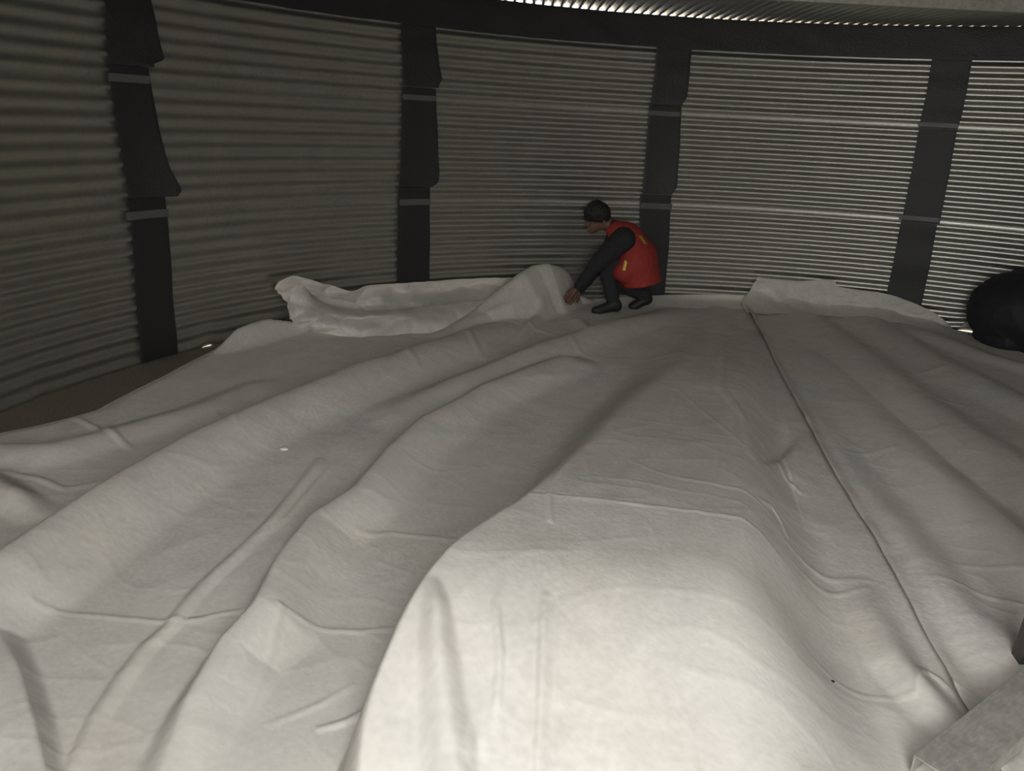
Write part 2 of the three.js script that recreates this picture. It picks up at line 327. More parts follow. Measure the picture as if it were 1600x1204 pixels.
// the heap left of the person
folds.push(new Ridge([[705, 520, 0.03, 0.2, 0.22], [745, 485, 0.11, 0.2, 0.24], [785, 452, 0.24, 0.26, 0.30], [815, 428, 0.34, 0.32, 0.34], [835, 416, 0.38, 0.36, 0.34], [855, 413, 0.39, 0.36, 0.30], [875, 418, 0.345, 0.36, 0.22], [895, 427, 0.26, 0.34, 0.16], [915, 442, 0.15, 0.3, 0.13], [938, 466, 0.02, 0.2, 0.1]]));
creases.push(new Ridge([[868, 418, 0.38, 0.05, 0.05, 0], [850, 436, 0.33, 0.05, 0.06, 0.04], [838, 462, 0.24, 0.05, 0.07, 0.05], [822, 500, 0.12, 0.06, 0.08, 0.04], [805, 535, 0.04, 0.06, 0.08, 0.0]]));
creases.push(new Ridge([[820, 428, 0.37, 0.05, 0.05, 0], [800, 455, 0.26, 0.05, 0.06, 0.035], [770, 480, 0.15, 0.05, 0.07, 0.035], [735, 505, 0.06, 0.06, 0.08, 0.0]]));
folds.push(new Ridge([[905, 500, 0.03, 0.1, 0.1], [918, 515, 0.04, 0.08, 0.1], [925, 528, 0.01, 0.08, 0.08]]));
// right-hand sheet
const foldsR = [];
foldsR.push(new Ridge([[1240, 470, 0.03, 0.2, 0.4], [1330, 540, 0.045, 0.26, 0.4], [1430, 620, 0.055, 0.28, 0.4], [1520, 680, 0.06, 0.28, 0.4], [1640, 760, 0.06, 0.3, 0.4]]));
foldsR.push(new Ridge([[1280, 560, 0.01, 0.2, 0.25], [1360, 640, 0.035, 0.22, 0.28], [1440, 720, 0.045, 0.22, 0.28], [1530, 800, 0.045, 0.22, 0.28], [1640, 890, 0.045, 0.22, 0.28]]));
foldsR.push(new Ridge([[1240, 620, 0.0, 0.16, 0.2], [1330, 740, 0.02, 0.16, 0.2], [1420, 850, 0.04, 0.18, 0.2], [1500, 950, 0.05, 0.18, 0.2], [1580, 1030, 0.045, 0.18, 0.2], [1640, 1090, 0.03, 0.18, 0.2]]));
foldsR.push(new Ridge([[1360, 500, 0.03, 0.25, 0.3], [1460, 560, 0.045, 0.25, 0.3], [1560, 610, 0.05, 0.25, 0.3], [1680, 660, 0.05, 0.25, 0.3]]));
foldsR.push(new Ridge([[1440, 520, 0.02, 0.2, 0.2], [1540, 555, 0.035, 0.2, 0.2], [1660, 590, 0.035, 0.2, 0.2]]));
// packing creases and small pulls: thin raised lines
const crease = (list, pts, h, w) => { const near = smooth(500, 950, pts[0][1]), a = lerp(0.75, 0.42, near), b = lerp(0.75, 0.5, near); list.push(new Ridge(pts.map(([x, y, k = 1]) => [x, y, h * k * a, w * b, w * b]), { base: 0.04, power: 1.5 })); };
const creasesR = [];
crease(creases, [[55, 952], [150, 957], [268, 967], [300, 963]], 0.009, 0.03);
crease(creases, [[300, 963], [350, 952], [402, 944]], 0.012, 0.025);
crease(creases, [[440, 981], [520, 983], [560, 986], [614, 980]], 0.010, 0.02);
crease(creases, [[560, 835], [610, 830], [680, 838], [740, 842]], 0.010, 0.03);
crease(creases, [[500, 716, .5], [470, 750], [430, 800], [385, 845], [340, 885], [300, 925], [266, 968], [225, 1005], [190, 1050], [150, 1110], [110, 1200]], 0.028, 0.055);
crease(creases, [[525, 718, .4], [480, 765], [445, 805], [410, 835, .3]], 0.014, 0.03);
crease(creases, [[442, 982], [425, 1030], [398, 1090], [375, 1150], [355, 1215]], 0.012, 0.03);
crease(creases, [[640, 730, .5], [690, 735], [745, 728, .4]], 0.006, 0.03);
crease(creases, [[240, 750, .4], [330, 742], [400, 720, .3]], 0.008, 0.04);
crease(creases, [[340, 645, .6], [360, 672], [372, 690, .4]], 0.012, 0.04);
crease(creases, [[110, 645, .5], [150, 665], [190, 690], [205, 700, .4]], 0.014, 0.04);
crease(creases, [[620, 545, .5], [640, 565], [655, 580, .3]], 0.012, 0.05);
crease(creases, [[730, 525, .5], [745, 545], [755, 560, .3]], 0.012, 0.05);
crease(creases, [[800, 505, .5], [850, 515], [890, 530, .3]], 0.012, 0.05);
crease(creases, [[890, 535, .5], [905, 550], [920, 556, .4], [1060, 563, .4]], 0.009, 0.05);
crease(creases, [[1060, 650, .4], [1150, 755, .5], [1220, 775, .3]], 0.006, 0.03);
crease(creases, [[1175, 860, .5], [1195, 848], [1212, 858], [1222, 876, .5]], 0.02, 0.025);
crease(creases, [[1050, 850, .2], [1130, 862], [1200, 872, .8]], 0.008, 0.03);
crease(creases, [[1225, 893, .4], [1290, 900], [1360, 905, .4]], 0.012, 0.03);
crease(creases, [[1225, 921, .5], [1290, 925], [1358, 918, .5]], 0.012, 0.03);
crease(creases, [[1265, 1074, .6], [1340, 1081], [1428, 1088, .6]], 0.010, 0.02);
crease(creases, [[1428, 1088, .5], [1437, 1052], [1452, 1042], [1470, 1052], [1490, 1072, .5]], 0.018, 0.025);
crease(creases, [[1215, 740, .4], [1228, 760], [1250, 772], [1262, 772, .4]], 0.014, 0.025);
crease(creases, [[1130, 560, .5], [1120, 640, .8], [1160, 700], [1165, 770, .5]], 0.01, 0.05);
crease(creases, [[0, 735, .5], [60, 745], [100, 760], [190, 745, .3]], 0.012, 0.04);
crease(creases, [[820, 600, .3], [860, 590], [910, 580, .3]], 0.01, 0.06);
crease(creases, [[500, 1138, .5], [540, 1125], [575, 1106]], 0.02, 0.03);
crease(creases, [[420, 1130, .5], [500, 1100], [550, 1070, .5]], 0.010, 0.03);
crease(creasesR, [[1410, 632, .4], [1450, 622], [1480, 626], [1510, 632, .4]], 0.010, 0.035);
crease(creasesR, [[1320, 706, .4], [1350, 708], [1400, 706, .4]], 0.008, 0.03);
crease(creasesR, [[1420, 586, .4], [1460, 580], [1510, 574, .4]], 0.012, 0.04);
crease(creasesR, [[1440, 912, .6], [1500, 921], [1560, 935], [1610, 948]], 0.012, 0.025);
crease(creasesR, [[1470, 878, .5], [1530, 886], [1610, 898]], 0.008, 0.03);
crease(creasesR, [[1390, 668, .3], [1450, 678], [1560, 672, .3]], 0.008, 0.04);
crease(creasesR, [[1470, 1070, .5], [1500, 1074], [1530, 1090, .5]], 0.012, 0.02);
crease(creasesR, [[1465, 545, .3], [1490, 535], [1540, 530, .3]], 0.012, 0.05);
// folds of the mound's front face
crease(creases, [[690, 893, .5], [760, 897], [860, 905], [960, 915], [1060, 926], [1150, 936], [1228, 946, .6]], 0.010, 0.02);
crease(creases, [[800, 820, .3], [782, 860], [772, 900], [780, 940, .6]], 0.010, 0.02);
crease(creases, [[880, 820, .3], [855, 870], [848, 905], [850, 960, .8]], 0.012, 0.025);

const nearTop = 2.15, nearFoot = 0.75;
function mound(x, z) {
  const h = moundField(x, z); if (h === 0) return 0;
  // the near end drops towards the camera
  const f = smooth(nearFoot, nearTop, -z + 0.02 * noise.noise(x * 4, 2, 0));
  return h * lerp(0.0, 1, f);
}
const raised = (pts, o = {}) => creases.push(new Ridge(pts.map(([px, py, hp, wl, wr, amp]) => [px, py, hp, wl, wr, amp]), { base: 0.03, ...o }));
raised([[676, 890, 0.40, 0.03, 0.05, 0], [681, 930, 0.39, 0.05, 0.05, 0.03], [686, 990, 0.36, 0.06, 0.06, 0.04], [694, 1070, 0.31, 0.07, 0.07, 0.045], [706, 1150, 0.27, 0.07, 0.08, 0.045], [722, 1260, 0.20, 0.07, 0.09, 0.045]]);
raised([[790, 880, 0.40, 0.02, 0.02, 0], [776, 930, 0.39, 0.02, 0.02, 0.008], [783, 990, 0.36, 0.018, 0.02, 0.012], [779, 1060, 0.31, 0.018, 0.02, 0.009], [772, 1100, 0.29, 0.02, 0.02, 0]]);
raised([[852, 910, 0.40, 0.03, 0.02, 0.004], [850, 980, 0.36, 0.03, 0.018, 0.012], [848, 1080, 0.30, 0.03, 0.018, 0.011], [842, 1230, 0.22, 0.03, 0.02, 0.008]]);
raised([[748, 1060, 0.31, 0.02, 0.02, 0], [736, 1130, 0.28, 0.02, 0.02, 0.01], [728, 1170, 0.26, 0.02, 0.02, 0]]);
function wrinkle(x, z) {
  const a = noise.noise(x * 1.3, z * 0.8, 2.1) * 0.014 + noise.noise(x * 3.1, z * 2.2, 5.7) * 0.006;
  const s = x * 0.7 + z * 0.25, t = z * 0.7 - x * 0.2;
  const w = Math.pow(1 - Math.abs(noise.noise(s * 4.2, t * 1.5, 8.4)), 10) * 0.003 + Math.pow(1 - Math.abs(noise.noise(x * 2.6 + 9, z * 6.1, 3.3)), 14) * 0.002;
  return a + w;
}
const seamPx = [[1160, 470], [1172, 492], [1190, 530], [1215, 580], [1243, 635], [1270, 690], [1300, 742], [1330, 792], [1362, 842], [1392, 895], [1420, 945], [1450, 1002], [1478, 1050], [1500, 1098], [1540, 1170], [1590, 1260]];
const seam = seamPx.map(([px, py]) => atHeight(px, py, 0.045));
seam.push(V(1.45, 0, -0.6), V(1.5, 0, 2.5)); seam.unshift(V(seam[0].x + 0.03, 0, -9));
function seamSide(x, z) {                            // metres, positive to the right of the seam
  let best = 1e9, s = 1;
  for (let i = 0; i < seam.length - 1; i++) {
    const A = seam[i], B = seam[i + 1], dx = B.x - A.x, dz = B.z - A.z, t = clamp(((x - A.x) * dx + (z - A.z) * dz) / (dx * dx + dz * dz));
    const d = Math.hypot(x - A.x - dx * t, z - A.z - dz * t); if (d < best) { best = d; s = dx * (z - A.z) - dz * (x - A.x) > 0 ? -1 : 1; }
  }
  return best * s;
}
function groundHeight(x, z) {
  let a = mound(x, z), b = 0; for (const f of folds) b = Math.max(b, f.at(x, z)) + Math.min(b, f.at(x, z)) * 0.3;
  let h = 0.03 + wrinkle(x, z) + Math.sqrt(a * a + b * b * (a > 0.02 ? 0.6 : 1)); for (const f of creases) h += f.at(x, z);
  return h;
}
function rightHeight(x, z) { let h = 0; for (const f of foldsR) h = Math.max(h, f.at(x, z)) + Math.min(h, f.at(x, z)) * 0.4; for (const f of creasesR) h += f.at(x, z); return h; }
// the outline of the cloth on the floor
const outline = [[-900, 1150], [-300, 765], [0, 672], [60, 660], [110, 648], [150, 637], [180, 621], [215, 603], [255, 584], [300, 560], [335, 543]].map(([px, py]) => { const p = atHeight(px, py, 0.02); return [p.x, p.z]; });
const wallRun = (a, b, r) => { for (let d = a; d <= b; d += 1) { const p = polar(r, d, 0); outline.push([p.x, p.z]); } };
wallRun(angleOf(onWall(345, 536, R)), angleOf(onWall(1485, 512, R)), R - 0.05);
for (const [px, py] of [[1500, 516], [1530, 527], [1565, 538], [1600, 549], [1680, 580], [1800, 640]]) { const p = atHeight(px, py, 0.02); outline.push([p.x, p.z]); }
outline.push([5.6, -4.6], [5.9, -3], [5.2, -0.6], [3.2, 0.9], [0.6, 0.95], [-0.9, 0.6]);
function outlineDistance(x, z) {
  let inside = false, best = 1e9; const n = outline.length;
  for (let i = 0, j = n - 1; i < n; j = i++) {
    const [xi, zi] = outline[i], [xj, zj] = outline[j];
    if ((zi > z) !== (zj > z) && x < (xj - xi) * (z - zi) / (zj - zi) + xi) inside = !inside;
    const dx = xj - xi, dz = zj - zi, t = clamp(((x - xi) * dx + (z - zi) * dz) / (dx * dx + dz * dz || 1)), d = Math.hypot(x - xi - dx * t, z - zi - dz * t);
    if (d < best) best = d;
  }
  return inside ? best : -best;
}
// polar net, fine where the photograph looks closely
const angles = [], radii = [];
for (let a = -88; a < -40; a += 1.2) angles.push(a);
for (let a = -40; a <= 40.001; a += 0.14) angles.push(a);
for (let a = 41; a <= 88; a += 1.2) angles.push(a);
for (let r = 0.5; r < 8.2; r *= 1.0040) radii.push(r);
function clothMesh(inside, height) {
  const NA = angles.length, NR = radii.length, X = new Float32Array(NA * NR), Y = new Float32Array(NA * NR), Z = new Float32Array(NA * NR), S = new Float32Array(NA * NR);
  for (let j = 0; j < NR; j++) for (let i = 0; i < NA; i++) {
    const k = j * NA + i, a = angles[i] * Math.PI / 180, x = Math.sin(a) * radii[j], z = -Math.cos(a) * radii[j] + 0.25;
    X[k] = x; Z[k] = z; S[k] = inside(x, z); Y[k] = S[k] > -0.12 ? height(x, z, S[k]) : 0;
  }
  const pos = [], uv = [], idx = [], at = new Int32Array(NA * NR).fill(-1), cut = new Map();
  const put = (x, y, z) => { pos.push(x, y, z); uv.push(x / 1.3 + 0.06 * z, z / 1.3 - 0.04 * x); return pos.length / 3 - 1; };
  const vert = (k) => at[k] >= 0 ? at[k] : (at[k] = put(X[k], Y[k], Z[k]));
  const edge = (a, b) => { const key = a < b ? a * 4194304 + b : b * 4194304 + a; let v = cut.get(key); if (v === undefined) { const t = S[a] / (S[a] - S[b]); const x = lerp(X[a], X[b], t), z = lerp(Z[a], Z[b], t); v = put(x, height(x, z, 0), z); cut.set(key, v); } return v; };
  const tri = (a, b, c) => {
    const k = [a, b, c], ins = k.filter((q) => S[q] > 0).length; if (!ins) return;
    if (ins === 3) { idx.push(vert(a), vert(b), vert(c)); return; }
    const out = []; for (let i = 0; i < 3; i++) { const p = k[i], q = k[(i + 1) % 3]; if (S[p] > 0) out.push(vert(p)); if ((S[p] > 0) !== (S[q] > 0)) out.push(edge(p, q)); }
    for (let i = 1; i < out.length - 1; i++) idx.push(out[0], out[i], out[i + 1]);
  };
  for (let j = 0; j < NR - 1; j++) for (let i = 0; i < NA - 1; i++) { const a = j * NA + i; tri(a, a + 1, a + NA); tri(a + 1, a + NA + 1, a + NA); }
  const g = new THREE.BufferGeometry(); g.setAttribute('position', new THREE.Float32BufferAttribute(pos, 3)); g.setAttribute('uv', new THREE.Float32BufferAttribute(uv, 2)); g.setIndex(idx); g.computeVertexNormals(); return g;
}
const roomy = (x, z) => Math.hypot(x - CX, z - CZ);
const lowEdge = (s, h) => lerp(0.006, h, smooth(0, 0.10, s));           // the free border lies down on the floor
const left = thing('geotextile_sheet', 'large white geotextile cloth heaped into a mound in the foreground, spread across the left floor', 'cloth');
mesh('cloth', clothMesh((x, z) => Math.min(outlineDistance(x, z), 0.16 - seamSide(x, z)), (x, z, s) => { const o = outlineDistance(x, z), k = seamSide(x, z); let h = groundHeight(x, z); if (k > 0) h -= smooth(0, 0.16, k) * 0.012; return lowEdge(o < 0.1 ? o : 1, h); }), M.cloth, left);
const right = thing('geotextile_sheet', 'white geotextile cloth on the right, its straight edge lapping over the larger sheet', 'cloth');
mesh('cloth', clothMesh((x, z) => Math.min(outlineDistance(x, z), seamSide(x, z)), (x, z, s) => { const o = outlineDistance(x, z), k = seamSide(x, z); return lowEdge(o < 0.1 ? o : 1, groundHeight(x, z) + rightHeight(x, z) * smooth(-0.02, 0.12, k) + 0.008 + lerp(0.03, 0.045, smooth(-2.5, -4, z)) * Math.exp(-Math.pow(Math.max(0, k) / 0.05, 2)) * (0.85 + 0.25 * noise.noise(z * 5, 1, 0))); }), M.cloth, right);
// turned-up and folded-over borders along the far wall, as surfaces through surveyed points [px, py, height]
function cellular(x, y) {                            // cones about scattered points: creased facets
  let a = 9, b = 9; const X = Math.floor(x), Y = Math.floor(y);
  for (let j = -1; j <= 1; j++) for (let i = -1; i <= 1; i++) {
    const h1 = Math.sin((X + i) * 127.1 + (Y + j) * 311.7) * 43758.5453, h2 = Math.sin((X + i) * 269.5 + (Y + j) * 183.3) * 43758.5453;
    const d = Math.hypot(X + i + h1 - Math.floor(h1) - x, Y + j + h2 - Math.floor(h2) - y); if (d < a) { b = a; a = d; } else if (d < b) b = d;
  }
  return Math.min(1, b - a) - 0.35;
}
function patch(rows, nu, nv, parent, name = 'folded_border', crumple = 0.012) {
  const P = rows.map((row) => row.map(([px, py, h]) => atHeight(px, py, h)));
  const g = gridGeometry(nu, nv, (u, v) => {
    const p = cubicV(P.map((row) => cubicV(row, u)), v);
    const e = crumple * Math.min(1, 4 * v * (1 - v) + 0.3), k = cellular(p.x * 4.2 + p.y * 3.1, p.y * 7.5 - p.x * 1.2) * 1.6 + 0.5 * noise.noise(p.x * 7, p.y * 9, p.z * 7);
    p.z += e * k; p.y += e * 0.4 * noise.noise(p.x * 9, p.y * 8, 7); const rr = roomy(p.x, p.z); if (rr > R - 0.03) { const s = (R - 0.03) / rr; p.x = CX + (p.x - CX) * s; p.z = CZ + (p.z - CZ) * s; }
    p.u = p.x / 0.8; p.w = (p.y + p.z) / 0.8; return p;
  }, 0.003);
  return mesh(name, g, M.cloth, parent);
}
patch([   // upper flap behind: top edge, then lower edge
  [[436, 439, 0.31], [457, 431, 0.36], [478, 435, 0.33], [512, 444, 0.29], [548, 454, 0.25], [575, 446, 0.25], [612, 443, 0.24], [665, 440, 0.24], [735, 435, 0.25], [795, 434, 0.24], [845, 438, 0.16]],
  [[428, 455, 0.27], [458, 448, 0.27], [490, 455, 0.21], [520, 460, 0.18], [550, 464, 0.17], [580, 462, 0.19], [620, 460, 0.18], [670, 456, 0.17], [735, 450, 0.18], [795, 452, 0.16], [845, 456, 0.10]],
  [[445, 471, 0.15], [470, 472, 0.14], [500, 475, 0.10], [528, 480, 0.08], [560, 485, 0.08], [590, 487, 0.10], [635, 486, 0.09], [690, 478, 0.10], [745, 472, 0.11], [795, 475, 0.08], [845, 478, 0.05]],
  [[452, 500, 0.06], [480, 505, 0.05], [510, 500, 0.05], [540, 500, 0.04], [570, 500, 0.04], [600, 500, 0.03], [640, 498, 0.03], [690, 492, 0.03], [745, 488, 0.03], [795, 490, 0.02], [845, 492, 0.02]],
], 150, 44, left, 'folded_border', 0.06);
patch([   // lower flap folded towards the camera
  [[455, 442, 0.31], [472, 446, 0.29], [497, 469, 0.22], [522, 479, 0.18], [567, 485, 0.15], [635, 484, 0.14], [710, 474, 0.16], [755, 470, 0.17]],
  [[453, 465, 0.25], [475, 470, 0.24], [505, 487, 0.18], [535, 492, 0.16], [575, 494, 0.14], [635, 492, 0.13], [705, 486, 0.13], [755, 480, 0.14]],
  [[453, 495, 0.14], [480, 498, 0.15], [505, 506, 0.12], [540, 512, 0.09], [585, 506, 0.09], [635, 503, 0.10], [700, 500, 0.09], [755, 492, 0.09]],
  [[462, 516, 0.04], [480, 516, 0.04], [502, 521, 0.035], [545, 527, 0.03], [590, 525, 0.03], [634, 522, 0.03], [692, 518, 0.03], [750, 508, 0.03]],
], 130, 44, left, 'folded_border', 0.05);
patch([   // low border standing against the wall behind the person
  [[925, 468, 0.04], [985, 464, 0.07], [1040, 461, 0.09], [1100, 460, 0.11], [1168, 461, 0.12]],
  [[925, 472, 0.03], [985, 470, 0.05], [1040, 469, 0.06], [1100, 470, 0.06], [1168, 471, 0.07]],
  [[925, 478, 0.03], [985, 480, 0.03], [1040, 480, 0.03], [1100, 481, 0.03], [1168, 483, 0.03]],
], 60, 16, left, 'folded_border', 0.005);
patch([   // the right sheet climbing the wall
  [[1183, 431, 0.28], [1196, 434, 0.28], [1240, 439, 0.27], [1300, 437, 0.29], [1314, 448, 0.25], [1385, 459, 0.23], [1430, 474, 0.17], [1462, 490, 0.1], [1488, 512, 0.03]],
  [[1172, 455, 0.16], [1200, 456, 0.16], [1240, 458, 0.17], [1300, 458, 0.18], [1330, 464, 0.16], [1385, 473, 0.15], [1430, 486, 0.11], [1462, 499, 0.07], [1490, 515, 0.03]],
  [[1160, 473, 0.08], [1200, 474, 0.09], [1240, 475, 0.09], [1300, 476, 0.10], [1330, 478, 0.10], [1385, 485, 0.09], [1430, 495, 0.07], [1462, 505, 0.05], [1492, 518, 0.03]],
  [[1166, 488, 0.05], [1200, 490, 0.05], [1240, 490, 0.06], [1300, 494, 0.05], [1330, 496, 0.05], [1385, 502, 0.05], [1430, 508, 0.04], [1462, 514, 0.04], [1494, 522, 0.03]],
], 130, 36, right, 'folded_border', 0.035);
patch([   // a corner of the right sheet turned up beside the bundle
  [[1503, 508, 0.05], [1516, 499, 0.09], [1530, 489, 0.14], [1550, 484, 0.16]],
  [[1498, 512, 0.03], [1516, 510, 0.04], [1530, 508, 0.05], [1550, 508, 0.05]],
], 20, 10, right, 'folded_border', 0.004);

// ------------------------------------------------------------------ fields meshed by marching cubes
function meshField(fn, lo, hi, cell) {
  const c = [0, 1, 2].map((i) => (lo[i] + hi[i]) / 2), half = Math.max(hi[0] - lo[0], hi[1] - lo[1], hi[2] - lo[2]) / 2 * 1.06;
  const n = Math.ceil(2 * half / cell) + 4, mc = new MarchingCubes(n, new THREE.MeshBasicMaterial(), false, false, 400000); mc.isolation = 0;
  const hs = n / 2;
  for (let k = 0; k < n; k++) for (let j = 0; j < n; j++) for (let i = 0; i < n; i++) {
    const x = c[0] + (i - hs) / hs * half, y = c[1] + (j - hs) / hs * half, z = c[2] + (k - hs) / hs * half;
    mc.field[i + j * n + k * n * n] = -fn(x, y, z);
  }
  mc.update();
  const pos = new Float32Array(mc.count * 3);
  for (let i = 0; i < mc.count; i++) for (let a = 0; a < 3; a++) pos[3 * i + a] = c[a] + mc.positionArray[3 * i + a] * half;
  let g = new THREE.BufferGeometry(); g.setAttribute('position', new THREE.BufferAttribute(pos, 3));
  g = mergeVertices(g, 1e-5); g.computeVertexNormals();
  const p = g.attributes.position, uv = []; for (let i = 0; i < p.count; i++) uv.push(p.getX(i) / 0.5, (p.getY(i) + p.getZ(i) * 0.3) / 0.5);
  g.setAttribute('uv', new THREE.Float32BufferAttribute(uv, 2)); return g;
}
const smin = (a, b, k) => { const h = clamp(0.5 + 0.5 * (b - a) / k); return b + (a - b) * h - k * h * (1 - h); };
function bone(A, B, ra, rb, zs = 1) {                // tapered capsule, optionally flattened or widened in z
  const dx = B.x - A.x, dy = B.y - A.y, dz = (B.z - A.z) / zs, L2 = dx * dx + dy * dy + dz * dz || 1e-9;
  return (x, y, z) => { const ex = x - A.x, ey = y - A.y, ez = (z - A.z) / zs, t = clamp((ex * dx + ey * dy + ez * dz) / L2); return Math.hypot(ex - dx * t, ey - dy * t, ez - dz * t) - lerp(ra, rb, t); };
}
const union = (fs, k) => (x, y, z) => { let d = 1e9; for (const f of fs) d = smin(d, f(x, y, z), k); return d; };

// ------------------------------------------------------------------ the person crouching by the wall
{
  const zc = -6.97, J = {
    pelvis: atZ(1002, 428, zc), waist: atZ(994, 402, zc), chest: atZ(975, 370, zc), neck: atZ(956, 352, zc), head: atZ(935, 334, zc), jaw: atZ(928, 354, zc), chin: atZ(924, 360, zc), nose: atZ(917, 351, zc), ear: atZ(944, 346, zc + 0.078),
    shL: atZ(974, 374, -6.80), elL: atZ(936, 409, -6.73), wrL: atZ(904, 446, -6.72), shR: atZ(966, 366, -7.14), elR: atZ(938, 412, -7.12), wrR: atZ(908, 450, -7.00),
    hipL: atZ(1000, 436, -6.87), knL: atZ(947, 404, -6.86), anL: atZ(957, 466, -6.86), toL: atZ(930, 485, -6.82), heL: atZ(963, 479, -6.86),
    hipR: atZ(1000, 436, -7.06), knR: atZ(953, 434, -7.10), anR: atZ(1008, 462, -7.06), toR: atZ(988, 478, -7.05), heR: atZ(1011, 468, -7.06),
  };
  const rootAt = V(J.pelvis.x, 0, zc);
  const person = thing('person', 'person crouching by the wall in red vest and black clothes, reaching down', 'person', rootAt.toArray());
  const local = (g) => g.translate(-rootAt.x, 0, -rootAt.z);
  const skin = new THREE.MeshStandardMaterial({ color: new THREE.Color().setRGB(0.14, 0.075, 0.05), roughness: 0.6 });
  const shirtM = new THREE.MeshStandardMaterial({ color: new THREE.Color().setRGB(0.02, 0.02, 0.022), roughness: 0.85, bumpMap: fabricGrain, bumpScale: 0.004 });
  const trouserM = new THREE.MeshStandardMaterial({ color: new THREE.Color().setRGB(0.024, 0.026, 0.03), roughness: 0.85, bumpMap: fabricGrain, bumpScale: 0.004 });
  const vestM = new THREE.MeshStandardMaterial({ color: new THREE.Color().setRGB(0.34, 0.034, 0.026), roughness: 0.75, bumpMap: fabricGrain, bumpScale: 0.003 });
  const yellowM = new THREE.MeshStandardMaterial({ color: new THREE.Color().setRGB(0.80, 0.58, 0.10), roughness: 0.45 });
  const hairM = new THREE.MeshStandardMaterial({ color: new THREE.Color().setRGB(0.012, 0.011, 0.010), roughness: 0.7 });
  const shoeM = new THREE.MeshStandardMaterial({ color: new THREE.Color().setRGB(0.018, 0.017, 0.017), roughness: 0.6 });
  // hand: palm and five bent fingers
  function hand(W, D, side, N) {                     // wrist, direction of the palm, sideways direction (towards the thumb), back of hand
    const at = (a, b, c) => W.clone().addScaledVector(D, a).addScaledVector(side, b).addScaledVector(N, c), fs = [];
    fs.push(bone(at(0, 0, 0), at(0.05, 0.012, 0), 0.022, 0.021), bone(at(0.01, -0.008, 0), at(0.075, -0.022, 0), 0.019, 0.016), bone(at(0.02, 0.01, 0), at(0.08, 0.022, 0), 0.02, 0.016), bone(at(0.03, 0, 0), at(0.085, 0, 0), 0.018, 0.015));
    [[0.030, 0.070, 0.95], [0.010, 0.078, 1], [-0.011, 0.074, 1], [-0.029, 0.058, 0.9]].forEach(([b, L, r], i) => {
      const k = at(0.082 - Math.abs(b) * 0.2, b, 0.002), m = at(0.082 + L * 0.52, b * 1.15, -0.012 - 0.006 * i), e = at(0.082 + L * 0.86, b * 1.1, -0.040 - 0.006 * i);
      fs.push(bone(k, m, 0.0098 * r, 0.009 * r), bone(m, e, 0.009 * r, 0.0075 * r));
    });
    const t0 = at(0.022, 0.024, -0.006), t1 = at(0.055, 0.046, -0.022), t2 = at(0.085, 0.044, -0.038);
    fs.push(bone(t0, t1, 0.013, 0.011), bone(t1, t2, 0.011, 0.0085)); return fs;
  }
  const dl = V(-0.62, -0.76, 0.05).normalize(), sl = V(0.70, -0.58, -0.35).normalize().addScaledVector(dl, 0), nl = V(-0.55, 0.45, 0.70).normalize();
  const sideL = dl.clone().cross(nl).normalize(), NL = sideL.clone().cross(dl).normalize();
  const handL = hand(J.wrL.clone().addScaledVector(dl, 0.03), dl, sideL, NL), handR = hand(J.wrR.clone().addScaledVector(dl, 0.03), dl, sideL.clone().negate(), NL);
  const legs = (g) => [bone(J.hipL, J.knL, 0.078 + g, 0.058 + g), bone(J.knL, J.anL, 0.056 + g, 0.04 + g), bone(J.hipR, J.knR, 0.078 + g, 0.058 + g), bone(J.knR, J.anR, 0.056 + g, 0.04 + g), bone(J.pelvis, J.pelvis.clone().add(V(0, 0.02, 0)), 0.115 + g, 0.115 + g, 1.35)];
  const torso = (g) => [bone(J.pelvis, J.waist, 0.112 + g, 0.10 + g, 1.4), bone(J.waist, J.chest, 0.10 + g, 0.108 + g, 1.45), bone(J.chest, J.neck, 0.095 + g, 0.05 + g, 1.3)];
  const arms = (g) => [bone(J.shL, J.elL, 0.056 + g, 0.042 + g), bone(J.elL, J.wrL, 0.042 + g, 0.028 + g), bone(J.shR, J.elR, 0.056 + g, 0.042 + g), bone(J.elR, J.wrR, 0.042 + g, 0.028 + g)];
  const box = (f) => f;
  const eyes = [[0.045], [-0.045]].map(([dz]) => atZ(919, 344, zc + dz));
  const headF = [bone(J.head, J.head.clone().add(V(0.015, 0.005, 0)), 0.088, 0.086, 0.86), bone(J.head, J.jaw, 0.078, 0.05, 0.85), bone(J.jaw, J.chin, 0.046, 0.026, 0.95), bone(atZ(922, 345, zc), J.nose, 0.014, 0.013), bone(J.ear, J.ear.clone().add(V(-0.005, -0.03, 0)), 0.014, 0.010, 0.7), bone(J.neck, J.jaw.clone().add(V(0.06, 0.03, 0)), 0.055, 0.055),
    bone(atZ(918, 358, zc - 0.018), atZ(918, 358, zc + 0.018), 0.010, 0.010)];
  const lo = [J.wrL.x - 0.3, -0.02, zc - 0.42], hi = [J.pelvis.x + 0.35, 1.12, zc + 0.42];
  const core = union([...torso(-0.012), ...legs(-0.012), ...arms(-0.006), ...headF.slice(0, 3), headF[5], bone(J.anL, J.heL, 0.03, 0.026), bone(J.anR, J.heR, 0.03, 0.026), bone(J.heL, J.toL, 0.026, 0.02), bone(J.heR, J.toR, 0.026, 0.02)], 0.025);
  const bodyG = meshField(core, lo, hi, 0.012);
  const headG = meshField(union(headF, 0.016), [J.head.x - 0.2, J.head.y - 0.2, zc - 0.16], [J.head.x + 0.2, J.head.y + 0.15, zc + 0.16], 0.005);
  const handBox = (W) => [[W.x - 0.2, W.y - 0.22, W.z - 0.14], [W.x + 0.08, W.y + 0.08, W.z + 0.14]];
